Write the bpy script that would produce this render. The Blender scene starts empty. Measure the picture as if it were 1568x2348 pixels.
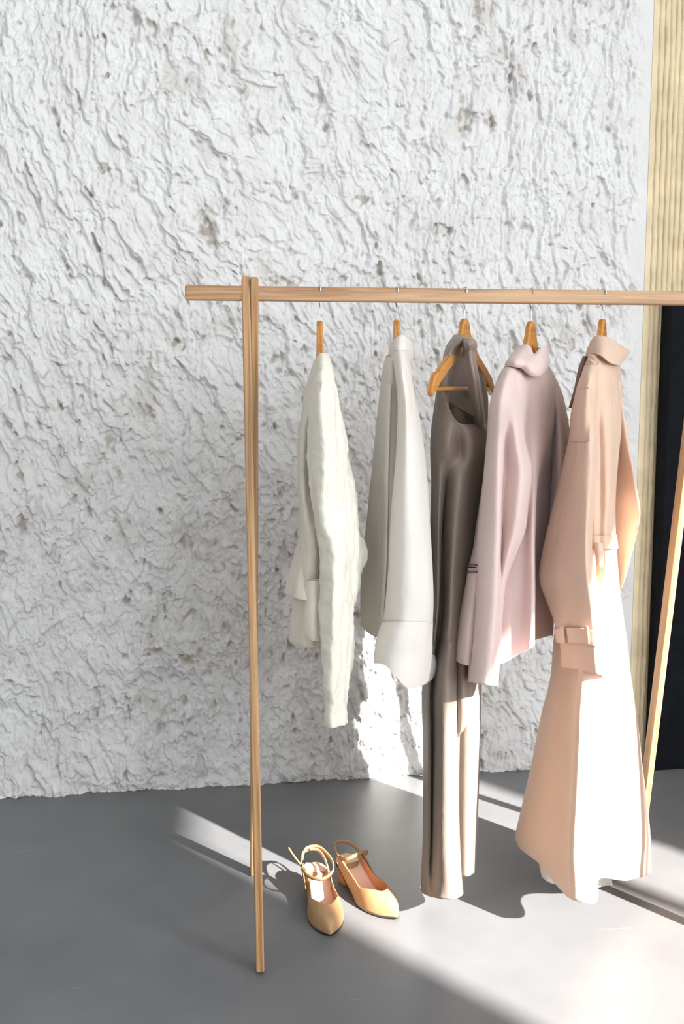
import bpy, bmesh, math, random
import numpy as np
from mathutils import Vector, Matrix

sc = bpy.context.scene
random.seed(4)

# ------------------------------------------------------------------ camera
CAM_H, PITCH, YAW, ROLL, FPX = 1.2022, 0.1238, 0.1335, -0.0013, 2283.0
fw = np.array([math.sin(YAW)*math.cos(PITCH), math.cos(YAW)*math.cos(PITCH), -math.sin(PITCH)])
rt0 = np.array([math.cos(YAW), -math.sin(YAW), 0.0]); up0 = np.cross(rt0, fw)
rt = math.cos(ROLL)*rt0 + math.sin(ROLL)*up0
up = -math.sin(ROLL)*rt0 + math.cos(ROLL)*up0
cam = bpy.data.cameras.new('camera'); cam_o = bpy.data.objects.new('camera', cam)
sc.collection.objects.link(cam_o); sc.camera = cam_o
cam.sensor_fit = 'VERTICAL'; cam.sensor_height = 36; cam.sensor_width = 24
cam.lens = FPX/2348*36; cam.clip_start = .05
M = Matrix(((rt[0], up[0], -fw[0], 0), (rt[1], up[1], -fw[1], 0), (rt[2], up[2], -fw[2], CAM_H), (0, 0, 0, 1)))
cam_o.matrix_world = M

# ------------------------------------------------------------------ light
SUN_E = math.radians(29.7); SUN_AZ = (-.606, .795)
world = bpy.data.worlds.new('world'); sc.world = world; world.use_nodes = True
bg = world.node_tree.nodes['Background']; bg.inputs[0].default_value = (.9, .95, 1.0, 1); bg.inputs[1].default_value = .25
sun = bpy.data.lights.new('sun', 'SUN'); sun.energy = 28; sun.angle = math.radians(.75); sun.color = (1, .955, .89)
sun_o = bpy.data.objects.new('sun', sun); sc.collection.objects.link(sun_o)
d = Vector((SUN_AZ[0]*math.cos(SUN_E), SUN_AZ[1]*math.cos(SUN_E), -math.sin(SUN_E)))
sun_o.rotation_euler = d.to_track_quat('-Z', 'Y').to_euler(); sun_o.location = (6, -5, 6)
WX = 3.6                       # right wall with the tall window
WIN_Y1, WIN_Y2, WIN_Z1, WIN_Z2 = -2.375, -.82, .45, 3.56
sky = bpy.data.lights.new('window_daylight', 'AREA'); sky.shape = 'RECTANGLE'
sky.size = WIN_Z2-WIN_Z1-.2; sky.size_y = WIN_Y2-WIN_Y1-.1; sky.energy = 214; sky.color = (.95, .97, 1)
sky_o = bpy.data.objects.new('window_daylight', sky); sc.collection.objects.link(sky_o)
sky_o.location = (WX+.14, (WIN_Y1+WIN_Y2)/2, (WIN_Z1+WIN_Z2)/2); sky_o.rotation_euler = (0, math.radians(90), 0)
ffill = bpy.data.lights.new('front_fill', 'AREA'); ffill.shape = 'RECTANGLE'  # unseen soft lamp added behind the camera as frontal fill
ffill.size = 2.4; ffill.size_y = 3.0; ffill.energy = 140; ffill.color = (.90, .95, 1)
ffill_o = bpy.data.objects.new('front_fill', ffill); sc.collection.objects.link(ffill_o)
ffill_o.location = (2.1, -3.76, 2.5); ffill_o.rotation_euler = (math.radians(90), 0, 0)
sc.view_settings.view_transform = 'Standard'; sc.view_settings.look = 'None'
sc.view_settings.gamma = 1; sc.view_settings.use_curve_mapping = False
sc.view_settings.exposure = 0.0
sc.cycles.adaptive_threshold = .03; sc.cycles.max_bounces = 6; sc.cycles.diffuse_bounces = 4; sc.cycles.glossy_bounces = 2; sc.cycles.transmission_bounces = 3
sc.cycles.caustics_reflective = False; sc.cycles.caustics_refractive = False

# ------------------------------------------------------------------ helpers
YR, YW = 2.151, 2.939          # rail line, wall plane
CP = np.array([0, 0, CAM_H])
def at(x, y, Y):               # measured photo point at the known distance Y -> place in the room
    v = fw + (x-784)/FPX*rt - (y-1174)/FPX*up
    return CP + Y/v[1]*v
def floor_pt(x, y, z=0):
    v = fw + (x-784)/FPX*rt - (y-1174)/FPX*up
    return CP + (z-CAM_H)/v[2]*v
C = sc.collection
def tag(o, label=None, cat=None, group=None, kind=None):
    if label: o['label'] = label
    if cat: o['category'] = cat
    if group: o['group'] = group
    if kind: o['kind'] = kind
    return o
def empty(name, loc, rz=0):
    o = bpy.data.objects.new(name, None); C.objects.link(o); o.location = loc; o.rotation_euler = (0, 0, rz)
    o.empty_display_size = .05
    return o
def link(name, me, mat, parent=None, smooth=True):
    o = bpy.data.objects.new(name, me); C.objects.link(o)
    if mat: me.materials.append(mat)
    if smooth: me.polygons.foreach_set('use_smooth', [True]*len(me.polygons))
    if parent is not None:
        o.parent = parent
        bpy.context.view_layer.update()
    return o
def wparent(o, parent):        # parent keeping world coordinates baked in the mesh
    o.parent = parent
    o.matrix_parent_inverse = (Matrix.Translation(parent.location) @ parent.rotation_euler.to_matrix().to_4x4()).inverted()
    return o
def grid_mesh(name, P, close_u=False, flip=False):
    nv, nu = P.shape[:2]
    me = bpy.data.meshes.new(name)
    idx = np.arange(nv*nu).reshape(nv, nu)
    if close_u: idx = np.concatenate([idx, idx[:, :1]], 1)
    a, b, c, dd = idx[:-1, :-1], idx[:-1, 1:], idx[1:, 1:], idx[1:, :-1]
    F = np.stack([a, b, c, dd] if not flip else [dd, c, b, a], -1).reshape(-1, 4)
    me.vertices.add(nv*nu); me.vertices.foreach_set('co', P.reshape(-1).astype(np.float32))
    me.loops.add(F.size); me.loops.foreach_set('vertex_index', F.reshape(-1).astype(np.int32))
    me.polygons.add(len(F)); me.polygons.foreach_set('loop_start', np.arange(0, F.size, 4, dtype=np.int32))
    me.polygons.foreach_set('use_smooth', np.ones(len(F), bool))
    me.update(); me.validate()
    return me
_rng = np.random.RandomState(7)
_perm = np.concatenate([_rng.permutation(512)]*2)
_ang = _rng.rand(512)*2*np.pi
_gx, _gy = np.cos(_ang), np.sin(_ang)
def noise(x, y, s=0):
    x = np.asarray(x, float)+s*17.31; y = np.asarray(y, float)+s*9.73
    xi = np.floor(x).astype(int); yi = np.floor(y).astype(int); xf = x-xi; yf = y-yi
    def g(i, j):
        h = _perm[(_perm[(xi+i) & 511]+(yi+j)) & 511]
        return _gx[h]*(xf-i)+_gy[h]*(yf-j)
    u = xf*xf*xf*(xf*(xf*6-15)+10); v = yf*yf*yf*(yf*(yf*6-15)+10)
    return 1.5*((g(0, 0)*(1-u)+g(1, 0)*u)*(1-v)+(g(0, 1)*(1-u)+g(1, 1)*u)*v)
def fbm(x, y, s=0, o=4, r=.5):
    t = 0; a = 1
    for k in range(o):
        t = t+a*noise(x, y, s+k); x = x*2.03; y = y*2.03; a *= r
    return t
def sstep(a, b, x):
    t = np.clip((x-a)/(b-a), 0, 1); return t*t*(3-2*t)

# ------------------------------------------------------------------ materials
def nt(name):
    m = bpy.data.materials.new(name); m.use_nodes = True
    n = m.node_tree; n.nodes.clear()
    out = n.nodes.new('ShaderNodeOutputMaterial'); p = n.nodes.new('ShaderNodeBsdfPrincipled')
    n.links.new(p.outputs[0], out.inputs[0])
    return m, n, p, out
def N(n, t, **k):
    x = n.nodes.new(t)
    for a, b in k.items():
        if a in x.inputs.keys() if isinstance(a, str) else False: x.inputs[a].default_value = b
        else: setattr(x, a, b)
    return x
def ramp(n, stops):
    r = n.nodes.new('ShaderNodeValToRGB'); e = r.color_ramp.elements
    e[0].position, e[0].color = stops[0][0], (*stops[0][1], 1)
    e[1].position, e[1].color = stops[-1][0], (*stops[-1][1], 1)
    for pos, c in stops[1:-1]:
        k = e.new(pos); k.color = (*c, 1)
    return r
def coords(n, scale=(1, 1, 1), kind='Object'):
    tc = n.nodes.new('ShaderNodeTexCoord'); mp = n.nodes.new('ShaderNodeMapping')
    mp.inputs['Scale'].default_value = scale; n.links.new(tc.outputs[kind], mp.inputs[0]); return mp.outputs[0]
def bump(n, p, h, strength, dist):
    b = n.nodes.new('ShaderNodeBump'); b.inputs['Strength'].default_value = strength; b.inputs['Distance'].default_value = dist
    n.links.new(h, b.inputs['Height']); n.links.new(b.outputs[0], p.inputs['Normal']); return b
def srgb(r, g, b):
    f = lambda c: (c/255/12.92) if c/255 <= .04045 else ((c/255+.055)/1.055)**2.4
    return (f(r), f(g), f(b))
def wood(name, light, dark, axis, rough=.45, k=1.0):
    m, n, p, o = nt(name)
    s = [190*k, 190*k, 190*k]; s[axis] = 5*k
    v = coords(n, s)
    a = N(n, 'ShaderNodeTexNoise'); a.inputs['Scale'].default_value = 1; a.inputs['Detail'].default_value = 6; a.inputs['Distortion'].default_value = 1.2
    n.links.new(v, a.inputs['Vector'])
    s2 = [26*k, 26*k, 26*k]; s2[axis] = 1.6*k
    v2 = coords(n, s2)
    w = N(n, 'ShaderNodeTexWave'); w.inputs['Scale'].default_value = .8; w.inputs['Distortion'].default_value = 5; w.inputs['Detail'].default_value = 2
    w.bands_direction = ['Y', 'Z', 'X'][axis]
    n.links.new(v2, w.inputs['Vector'])
    mx = N(n, 'ShaderNodeMix'); mx.inputs[0].default_value = .25
    n.links.new(a.outputs[0], mx.inputs[2]); n.links.new(w.outputs['Fac'], mx.inputs[3])
    r = ramp(n, [(.3, dark), (.48, tuple((x*.4+y*.6) for x, y in zip(dark, light))), (.66, light)])
    n.links.new(mx.outputs[0], r.inputs[0]); n.links.new(r.outputs[0], p.inputs['Base Color'])
    p.inputs['Roughness'].default_value = rough
    bump(n, p, mx.outputs[0], .25, .001)
    return m
def fabric(name, col, rough=.85, sheen=.25, weave=900, wst=.25, trans=0., tcol=None, mott=.06, satin=False, wdist=.0008):
    m, n, p, o = nt(name)
    v = coords(n, (1, 1, 1))
    a = N(n, 'ShaderNodeTexNoise'); a.inputs['Scale'].default_value = 14; a.inputs['Detail'].default_value = 4
    n.links.new(v, a.inputs['Vector'])
    r = ramp(n, [(.3, tuple(c*(1-mott) for c in col)), (.7, tuple(min(1, c*(1+mott)) for c in col))])
    n.links.new(a.outputs[0], r.inputs[0]); n.links.new(r.outputs[0], p.inputs['Base Color'])
    p.inputs['Roughness'].default_value = rough
    p.inputs['Sheen Weight'].default_value = sheen; p.inputs['Sheen Roughness'].default_value = .5
    p.inputs['Specular IOR Level'].default_value = .5 if satin else .2
    vs = coords(n, (1, 1, .35))
    w = N(n, 'ShaderNodeTexNoise'); w.inputs['Scale'].default_value = weave; w.inputs['Detail'].default_value = 2
    n.links.new(vs, w.inputs['Vector'])
    b = bump(n, p, w.outputs[0], wst, wdist)
    vc = coords(n, (1, 1, .45)); c2 = N(n, 'ShaderNodeTexNoise'); c2.inputs['Scale'].default_value = 26; c2.inputs['Detail'].default_value = 3; c2.inputs['Distortion'].default_value = .8
    n.links.new(vc, c2.inputs['Vector'])
    b2 = n.nodes.new('ShaderNodeBump'); b2.inputs['Strength'].default_value = .18 if satin else .35; b2.inputs['Distance'].default_value = .008
    n.links.new(c2.outputs[0], b2.inputs['Height']); n.links.new(b2.outputs[0], b.inputs['Normal'])
    if trans:
        t = n.nodes.new('ShaderNodeBsdfTranslucent'); t.inputs[0].default_value = (*(tcol or col), 1)
        mx = n.nodes.new('ShaderNodeMixShader'); mx.inputs[0].default_value = trans
        n.links.new(p.outputs[0], mx.inputs[1]); n.links.new(t.outputs[0], mx.inputs[2]); n.links.new(mx.outputs[0], o.inputs[0])
    return m
def plain(name, col, rough=.5, metal=0, mott=.05, sc_=30, bst=.1, spec=.5):
    m, n, p, o = nt(name)
    v = coords(n); a = N(n, 'ShaderNodeTexNoise'); a.inputs['Scale'].default_value = sc_; a.inputs['Detail'].default_value = 4
    n.links.new(v, a.inputs['Vector'])
    r = ramp(n, [(.3, tuple(c*(1-mott) for c in col)), (.7, tuple(min(1, c*(1+mott)) for c in col))])
    n.links.new(a.outputs[0], r.inputs[0]); n.links.new(r.outputs[0], p.inputs['Base Color'])
    p.inputs['Roughness'].default_value = rough; p.inputs['Metallic'].default_value = metal; p.inputs['Specular IOR Level'].default_value = spec
    bump(n, p, a.outputs[0], bst, .002)
    return m

def plaster_mat():
    m, n, p, o = nt('white_plaster')
    v = coords(n)
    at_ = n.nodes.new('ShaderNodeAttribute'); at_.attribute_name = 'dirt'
    a = N(n, 'ShaderNodeTexNoise'); a.inputs['Scale'].default_value = 9; a.inputs['Detail'].default_value = 5
    n.links.new(v, a.inputs['Vector'])
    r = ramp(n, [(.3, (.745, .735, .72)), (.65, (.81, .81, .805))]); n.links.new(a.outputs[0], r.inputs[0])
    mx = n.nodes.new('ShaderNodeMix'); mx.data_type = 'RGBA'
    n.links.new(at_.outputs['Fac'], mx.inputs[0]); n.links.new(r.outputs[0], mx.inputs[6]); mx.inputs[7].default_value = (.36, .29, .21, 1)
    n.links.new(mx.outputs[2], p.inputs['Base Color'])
    p.inputs['Roughness'].default_value = .75; p.inputs['Specular IOR Level'].default_value = .3
    vs = coords(n, (1, 1, .6))
    b1 = N(n, 'ShaderNodeTexNoise'); b1.inputs['Scale'].default_value = 190; b1.inputs['Detail'].default_value = 4; b1.inputs['Distortion'].default_value = .6
    n.links.new(vs, b1.inputs['Vector'])
    bump(n, p, b1.outputs[0], .6, .0035)
    return m
def floor_mat():
    m, n, p, o = nt('grey_floor_paint')
    v = coords(n)
    a = N(n, 'ShaderNodeTexNoise'); a.inputs['Scale'].default_value = 2.2; a.inputs['Detail'].default_value = 8; a.inputs['Roughness'].default_value = .6
    n.links.new(v, a.inputs['Vector'])
    r = ramp(n, [(.3, (.142, .146, .155)), (.7, (.192, .194, .201))]); n.links.new(a.outputs[0], r.inputs[0])
    # fine pale scuffs: long thin noise cells
    vs = coords(n, (1.6, 34, 1)); vs_n = vs.node; vs_n.inputs['Rotation'].default_value = (0, 0, math.radians(14))
    s = N(n, 'ShaderNodeTexNoise'); s.inputs['Scale'].default_value = 2.3; s.inputs['Detail'].default_value = 3
    n.links.new(vs, s.inputs['Vector'])
    r2 = ramp(n, [(.70, (0, 0, 0)), (.76, (.35, .35, .35))]); n.links.new(s.outputs[0], r2.inputs[0])
    mx = n.nodes.new('ShaderNodeMix'); mx.data_type = 'RGBA'
    n.links.new(r2.outputs[0], mx.inputs[0]); n.links.new(r.outputs[0], mx.inputs[6]); mx.inputs[7].default_value = (.4, .4, .4, 1)
    n.links.new(mx.outputs[2], p.inputs['Base Color'])
    p.inputs['Roughness'].default_value = .42; p.inputs['Specular IOR Level'].default_value = .45
    b = N(n, 'ShaderNodeTexNoise'); b.inputs['Scale'].default_value = 60; b.inputs['Detail'].default_value = 5
    n.links.new(v, b.inputs['Vector']); bump(n, p, b.outputs[0], .12, .002)
    return m
MAT = dict(
    plaster=plaster_mat(), floor=floor_mat(),
    paint=plain('white_wall_paint', (.8, .8, .79), .8),
    cream=plain('cream_adhesive', srgb(226, 209, 174), .75, 0, .12, 12, .4),
    black=plain('black_board_paint', (.006, .007, .010), .8, 0, .3, 18, .7, .12),
    frame=plain('window_frame_paint', (.6, .6, .6), .5),
    ash_x=wood('ash_rail', srgb(198, 160, 120), srgb(154, 112, 72), 0),
    ash_z=wood('ash_leg', srgb(190, 151, 106), srgb(146, 106, 66), 2),
    hanger=wood('honey_hanger_wood', srgb(208, 148, 78), srgb(168, 102, 42), 0, .35, 1.3),
    steel=plain('hook_steel', (.75, .75, .76), .25, 1, .02),
    knit=fabric('ivory_knit', srgb(251, 247, 234), .95, .3, 260, .6, .16, srgb(250, 238, 196), .03, wdist=.002),
    linen=fabric('white_linen', srgb(250, 248, 245), .9, .2, 800, .3, .3, srgb(250, 232, 200), .02),
    taupe=fabric('taupe_satin', srgb(136, 122, 111), .45, .1, 1400, .06, 0, None, .04, True),
    pink=fabric('blush_wool', srgb(228, 204, 199), .9, .35, 700, .2, .06, srgb(220, 150, 120), .03),
    pinkline=fabric('rose_piping', srgb(120, 84, 80), .9, .2, 700, .2),
    trench=fabric('sand_cotton', srgb(232, 202, 180), .85, .2, 800, .25, .12, srgb(230, 160, 110), .03),
    trench_dark=fabric('brown_undercollar', srgb(128, 92, 76), .9, .2, 800, .25),
    lining=fabric('pale_lining', srgb(240, 234, 226), .8, .1, 800, .1, .2),
    leather=plain('tan_leather', srgb(174, 136, 96), .5, 0, .05, 60, .08),
    insole=plain('beige_insole', srgb(240, 208, 184), .55, 0, .03, 40, .05),
    lining_shoe=plain('brown_shoe_lining', srgb(200, 140, 100), .6, 0, .05, 40, .05),
    sole=plain('dark_sole', (.02, .018, .016), .6),
)

# ------------------------------------------------------------------ the setting
def box(name, lo, hi, mat, parent=None, bevel=0):
    bm = bmesh.new(); bmesh.ops.create_cube(bm, size=1)
    for v in bm.verts: v.co = Vector([(lo[i]+hi[i])/2+v.co[i]*(hi[i]-lo[i]) for i in range(3)])
    if bevel: bmesh.ops.bevel(bm, geom=list(bm.edges), offset=bevel, segments=3, affect='EDGES', profile=.6)
    me = bpy.data.meshes.new(name); bm.to_mesh(me); bm.free()
    o = link(name, me, mat, None, False)
    if parent is not None: wparent(o, parent)
    return o
XL_, YF, ZC = -4.2, -3.6, 4.4
tag(box('floor', (XL_, YF, -.1), (WX+.4, YW+.15, 0), MAT['floor']), kind='structure')
tag(box('ceiling', (XL_-.2, YF, ZC), (WX+.4, YW+.15, ZC+.15), MAT['paint']), kind='structure')
tag(box('wall_left', (XL_-.2, YF, 0), (XL_, YW+.15, ZC), MAT['paint']), kind='structure')
bm = bmesh.new()
for lo, hi in [((WX, YF, 0), (WX+.1, WIN_Y1, ZC)), ((WX, WIN_Y2, 0), (WX+.1, YW+.15, ZC)),
               ((WX, WIN_Y1, 0), (WX+.1, WIN_Y2, WIN_Z1)), ((WX, WIN_Y1, WIN_Z2), (WX+.1, WIN_Y2, ZC))]:
    r = bmesh.ops.create_cube(bm, size=1)
    for v in r['verts']: v.co = Vector([(lo[i]+hi[i])/2+v.co[i]*(hi[i]-lo[i]) for i in range(3)])
me = bpy.data.meshes.new('wall_right'); bm.to_mesh(me); bm.free()
tag(link('wall_right', me, MAT['paint'], None, False), kind='structure')
# front wall behind the camera, its right-hand opening added for fill light
FW = [.8, 3.4, .9, 4.1]
bm = bmesh.new()
for lo, hi in [((XL_, YF-.12, 0), (FW[0], YF, ZC)), ((FW[1], YF-.12, 0), (WX+.1, YF, ZC)), ((FW[0], YF-.12, 0), (FW[1], YF, FW[2])), ((FW[0], YF-.12, FW[3]), (FW[1], YF, ZC))]:
    r = bmesh.ops.create_cube(bm, size=1)
    for v in r['verts']: v.co = Vector([(lo[i]+hi[i])/2+v.co[i]*(hi[i]-lo[i]) for i in range(3)])
me = bpy.data.meshes.new('wall_front'); bm.to_mesh(me); bm.free()
tag(link('wall_front', me, MAT['paint'], None, False), kind='structure')
win = empty('window_1', (WX+.08, (WIN_Y1+WIN_Y2)/2, WIN_Z1)); tag(win, kind='structure')
for nm, lo, hi in [('window_frame', (WX+.06, WIN_Y1, WIN_Z1), (WX+.06, WIN_Y1+.03, WIN_Z2)), ('window_frame', (WX+.06, WIN_Y2-.03, WIN_Z1), (WX+.1, WIN_Y2, WIN_Z2)),
                   ('window_frame', (WX+.06, WIN_Y1+.03, WIN_Z1), (WX+.1, WIN_Y2-.03, WIN_Z1+.03)), ('window_frame', (WX+.06, WIN_Y1+.03, WIN_Z2-.03), (WX+.1, WIN_Y2-.03, WIN_Z2)),
                   ('mullion', (WX+.06, -1.385, WIN_Z1+.03), (WX+.1, -1.335, WIN_Z2-.03))]:
    box(nm, lo, hi, MAT['frame'], win)

win = empty('added_window', ((FW[0]+FW[1])/2, YF-.06, FW[2])); tag(win, kind='structure')  # unseen frame added around the opening of the fill lamp
for lo, hi in [((FW[0], YF-.1, FW[2]), (FW[0]+.04, YF-.05, FW[3])), ((FW[1]-.04, YF-.1, FW[2]), (FW[1], YF-.05, FW[3])),
               ((FW[0]+.04, YF-.1, FW[2]), (FW[1]-.04, YF-.05, FW[2]+.04)), ((FW[0]+.04, YF-.1, FW[3]-.04), (FW[1]-.04, YF-.05, FW[3]))]:
    box('window_frame', lo, hi, MAT['frame'], win)

# rough white plaster wall
XE = 1.345
def plaster(x, z):
    shear = .30+.25*noise(x*.9, z*.7, 40)
    xs = x+shear*.5*z
    wx = xs+.022*noise(x*7, z*6, 1)+.008*noise(x*24, z*20, 2)
    wz = z+.04*noise(x*7, z*5, 3)+.01*noise(x*25, z*22, 4)
    h = .009*fbm(wx*5, wz*3, 5, 3)
    n1 = fbm(wx*15, wz*6.5, 9, 3, .45)
    h += .0085*sstep(-.08, .16, n1)
    n2 = fbm(wx*26, wz*11, 14, 3, .5)
    h += .005*sstep(-.02, .3, n2)
    ridge = 1-np.abs(noise(wx*30, wz*9, 20)); h += .0045*ridge**4
    n3 = fbm(wx*56, wz*32, 23, 3, .55)
    h += .0036*sstep(-.1, .35, n3)
    h += .0021*fbm(x*95, z*70, 27, 3, .55)
    area = sstep(-.25, .3, noise(x*2.2, z*1.6, 50))
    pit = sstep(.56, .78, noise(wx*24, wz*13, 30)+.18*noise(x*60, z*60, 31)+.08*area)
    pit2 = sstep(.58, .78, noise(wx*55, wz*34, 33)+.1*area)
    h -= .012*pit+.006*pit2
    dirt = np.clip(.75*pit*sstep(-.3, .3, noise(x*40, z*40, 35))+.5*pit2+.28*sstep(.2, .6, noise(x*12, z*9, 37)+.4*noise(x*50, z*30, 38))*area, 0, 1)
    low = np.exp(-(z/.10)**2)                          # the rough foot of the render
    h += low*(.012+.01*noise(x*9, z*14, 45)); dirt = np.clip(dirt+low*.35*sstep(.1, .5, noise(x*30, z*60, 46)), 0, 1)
    edge = sstep(XE-.11, XE-.02, x+.02*noise(x*6, z*9, 48)); h = h*(1-edge)+edge*.006
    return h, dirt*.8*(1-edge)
def plaster_grid(x0, x1, z0, z1, step):
    nx = int((x1-x0)/step)+1; nz = int((z1-z0)/step)+1
    X, Z = np.meshgrid(np.linspace(x0, x1, nx), np.linspace(z0, z1, nz))
    h, dirt = plaster(X, Z)
    fade = sstep(0, .02, Z)
    X = X+np.clip((X-(XE-.04))/.04, 0, 1)*(.008*noise(Z*7, Z*0, 70)+.004*noise(Z*30, Z*0, 71))
    P = np.stack([X, YW+.012-h, np.maximum(Z-.55*np.maximum(h-.004, 0)*fade, -.005)], -1)
    return P, dirt
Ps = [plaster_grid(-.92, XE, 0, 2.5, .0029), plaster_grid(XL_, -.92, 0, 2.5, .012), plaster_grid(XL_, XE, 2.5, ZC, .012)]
V = []; F = []; D = []; off = 0
for P, dd in Ps:
    nv, nu = P.shape[:2]; idx = np.arange(nv*nu).reshape(nv, nu)+off
    F.append(np.stack([idx[:-1, :-1], idx[:-1, 1:], idx[1:, 1:], idx[1:, :-1]], -1).reshape(-1, 4))
    V.append(P.reshape(-1, 3)); D.append(dd.reshape(-1)); off += nv*nu
V = np.concatenate(V); F = np.concatenate(F); D = np.concatenate(D)
me = bpy.data.meshes.new('wall_back')
me.vertices.add(len(V)); me.vertices.foreach_set('co', V.reshape(-1).astype(np.float32))
me.loops.add(F.size); me.loops.foreach_set('vertex_index', F.reshape(-1).astype(np.int32))
me.polygons.add(len(F)); me.polygons.foreach_set('loop_start', np.arange(0, F.size, 4, dtype=np.int32))
me.update()
me.polygons.foreach_set('use_smooth', np.ones(len(F), bool))
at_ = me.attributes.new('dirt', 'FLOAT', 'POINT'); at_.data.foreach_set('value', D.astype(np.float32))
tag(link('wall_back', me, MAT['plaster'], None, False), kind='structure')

# cream combed adhesive beside the plaster: backing with single vertical ridges
tr = empty('trim_1', (1.45, YW, 0)); tag(tr, kind='structure')
box('backing', (XE-.02, YW+.004, 0), (WX, YW+.12, ZC), MAT['cream'], tr)
def rib(x, z0, z1, w, seed):
    nz = int((z1-z0)/.008); z = np.linspace(z0, z1, nz); P = np.zeros((nz, 7, 3))
    wob = .0025*noise(z*5, z*0+seed*3.1, 60)+.0012*noise(z*30, z*0+seed, 61)
    hh = .0085*(1+.35*noise(z*22, z*0+seed*1.7, 62)+.25*noise(z*70, z*0+seed*2.3, 63))
    for k in range(7):
        a = math.pi*k/6
        P[:, k, 0] = x+wob-w/2*math.cos(a)*(1+.25*noise(z*26, z*0+seed+k*.2, 64)); P[:, k, 1] = YW+.005-hh*math.sin(a); P[:, k, 2] = z
    return grid_mesh('rib', P)
x = XE+.006; k = 0
BX = 1.379
while x < 1.85:
    top_only = x > BX-.006
    o = link('rib', rib(x, 1.2 if top_only else 0, 2.6, .0165, k), MAT['cream']); wparent(o, tr)
    x += .0168+.001*math.sin(k*2.1); k += 1

# black board standing against the wall
bb = box('black_board', (BX, 2.866, 0), (2.5, YW-.004, 1.475), MAT['black'], None, .002)
tag(bb, 'tall matte black painted board standing against the cream ribbed strip', 'board')

# ------------------------------------------------------------------ rack
rack = empty('clothes_rack', (.6, YR, 0)); tag(rack, 'light ash wood clothes rack with a long rail and crossed legs', 'clothes rack')
RX0, RX1, RZ = -.042, 1.26, 1.4005
def beam(name, A, B, wx, wy, mat, bevel=.003, axis=2):
    A = np.array(A, float); B = np.array(B, float)
    bm = bmesh.new(); bmesh.ops.create_cube(bm, size=1)
    L = np.linalg.norm(B-A)
    for v in bm.verts:
        if axis == 2: v.co = Vector((v.co.x*wx, v.co.y*wy, v.co.z*L))
        else: v.co = Vector((v.co.x*L, v.co.y*wx, v.co.z*wy))
    bmesh.ops.bevel(bm, geom=list(bm.edges), offset=bevel, segments=3, affect='EDGES', profile=.5)
    me = bpy.data.meshes.new(name); bm.to_mesh(me); bm.free()
    o = link(name, me, mat, None, True)
    for pl in me.polygons: pl.use_smooth = pl.area < wx*wy*.9
    dv = Vector(B-A).normalized()
    q = (Vector((0, 0, 1)) if axis == 2 else Vector((1, 0, 0))).rotation_difference(dv)
    o.matrix_world = Matrix.Translation(Vector((A+B)/2)) @ q.to_matrix().to_4x4()
    return o
def under(o, parent):
    mw = o.matrix_world.copy(); o.parent = parent; o.matrix_parent_inverse = Matrix.Translation(parent.location).inverted(); o.matrix_basis = mw
under(beam('rail', (RX0, YR, RZ), (RX1, YR, RZ), .026, .030, MAT['ash_x'], .0035, 0), rack)
for xf, xb, xbb in ((.0845, .1025, .094), (1.094, 1.112, 1.103)):
    tz = 1.434
    def leg(xt, xb_, sgn):
        # foot .21 m before / behind the rail, passing through the rail's joint
        foot = np.array([xb_, YR+sgn*.211, .001]); top = np.array([xt, YR-sgn*.006, tz])
        o = beam('leg', foot+np.array([0, 0, .0035]), top, .0168, .034, MAT['ash_z'], .003)
        under(o, rack)
    leg(xf, xf+.003, -1); leg(xb, xbb, 1)

# ------------------------------------------------------------------ hangers
def tube_mesh(name, pts, r, seg=8, rr=None):
    pts = np.array(pts, float); n = len(pts); P = np.zeros((n, seg, 3))
    t = np.gradient(pts, axis=0); t /= np.linalg.norm(t, axis=1)[:, None]+1e-9
    ref = np.array([1., .13, .07]) if abs(t[0][0]) < .9 else np.array([0, 0, 1.])
    for i in range(n):
        a = np.cross(t[i], ref); a /= np.linalg.norm(a); b = np.cross(t[i], a)
        rad = r if rr is None else rr[i]
        for k in range(seg):
            ang = 2*math.pi*k/seg; P[i, k] = pts[i]+rad*(math.cos(ang)*a+math.sin(ang)*b)
    return grid_mesh(name, P, True)
def smooth_path(pts, n):
    pts = np.array(pts, float); s = np.concatenate([[0], np.cumsum(np.linalg.norm(np.diff(pts, axis=0), axis=1))])
    return cubic(s, pts, np.linspace(0, s[-1], n))
def cubic(t, P, q):            # C1 cubic through points P at t
    P = np.asarray(P, float); t = np.asarray(t, float)
    h = np.diff(t); sl = (P[1:]-P[:-1])/h.reshape((-1,)+(1,)*(P.ndim-1))
    m = np.zeros_like(P); m[0] = sl[0]; m[-1] = sl[-1]
    if len(t) > 2:
        w0 = h[1:].reshape((-1,)+(1,)*(P.ndim-1)); w1 = h[:-1].reshape((-1,)+(1,)*(P.ndim-1))
        m[1:-1] = (sl[:-1]*w0+sl[1:]*w1)/(w0+w1)
    i = np.clip(np.searchsorted(t, q, side='right')-1, 0, len(t)-2)
    hh = h[i]; u = (q-t[i])/hh; e = (-1,)+(1,)*(P.ndim-1); u = u.reshape(e); hh = hh.reshape(e)
    return ((2*u**3-3*u**2+1)*P[i]+(u**3-2*u**2+u)*hh*m[i]+(-2*u**3+3*u**2)*P[i+1]+(u**3-u**2)*hh*m[i+1])
HT = [(0, 0), (.010, -.0025), (.019, -.011), (.027, -.030), (.040, -.050), (.075, -.071), (.12, -.091), (.165, -.112), (.168, -.119), (.176, -.117), (.195, -.127), (.212, -.145), (.216, -.160)]
HB = [(.208, -.168), (.196, -.160), (.17, -.143), (.12, -.117), (.075, -.096), (.035, -.078), (.016, -.068), (.006, -.058), (0, -.052)]
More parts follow.
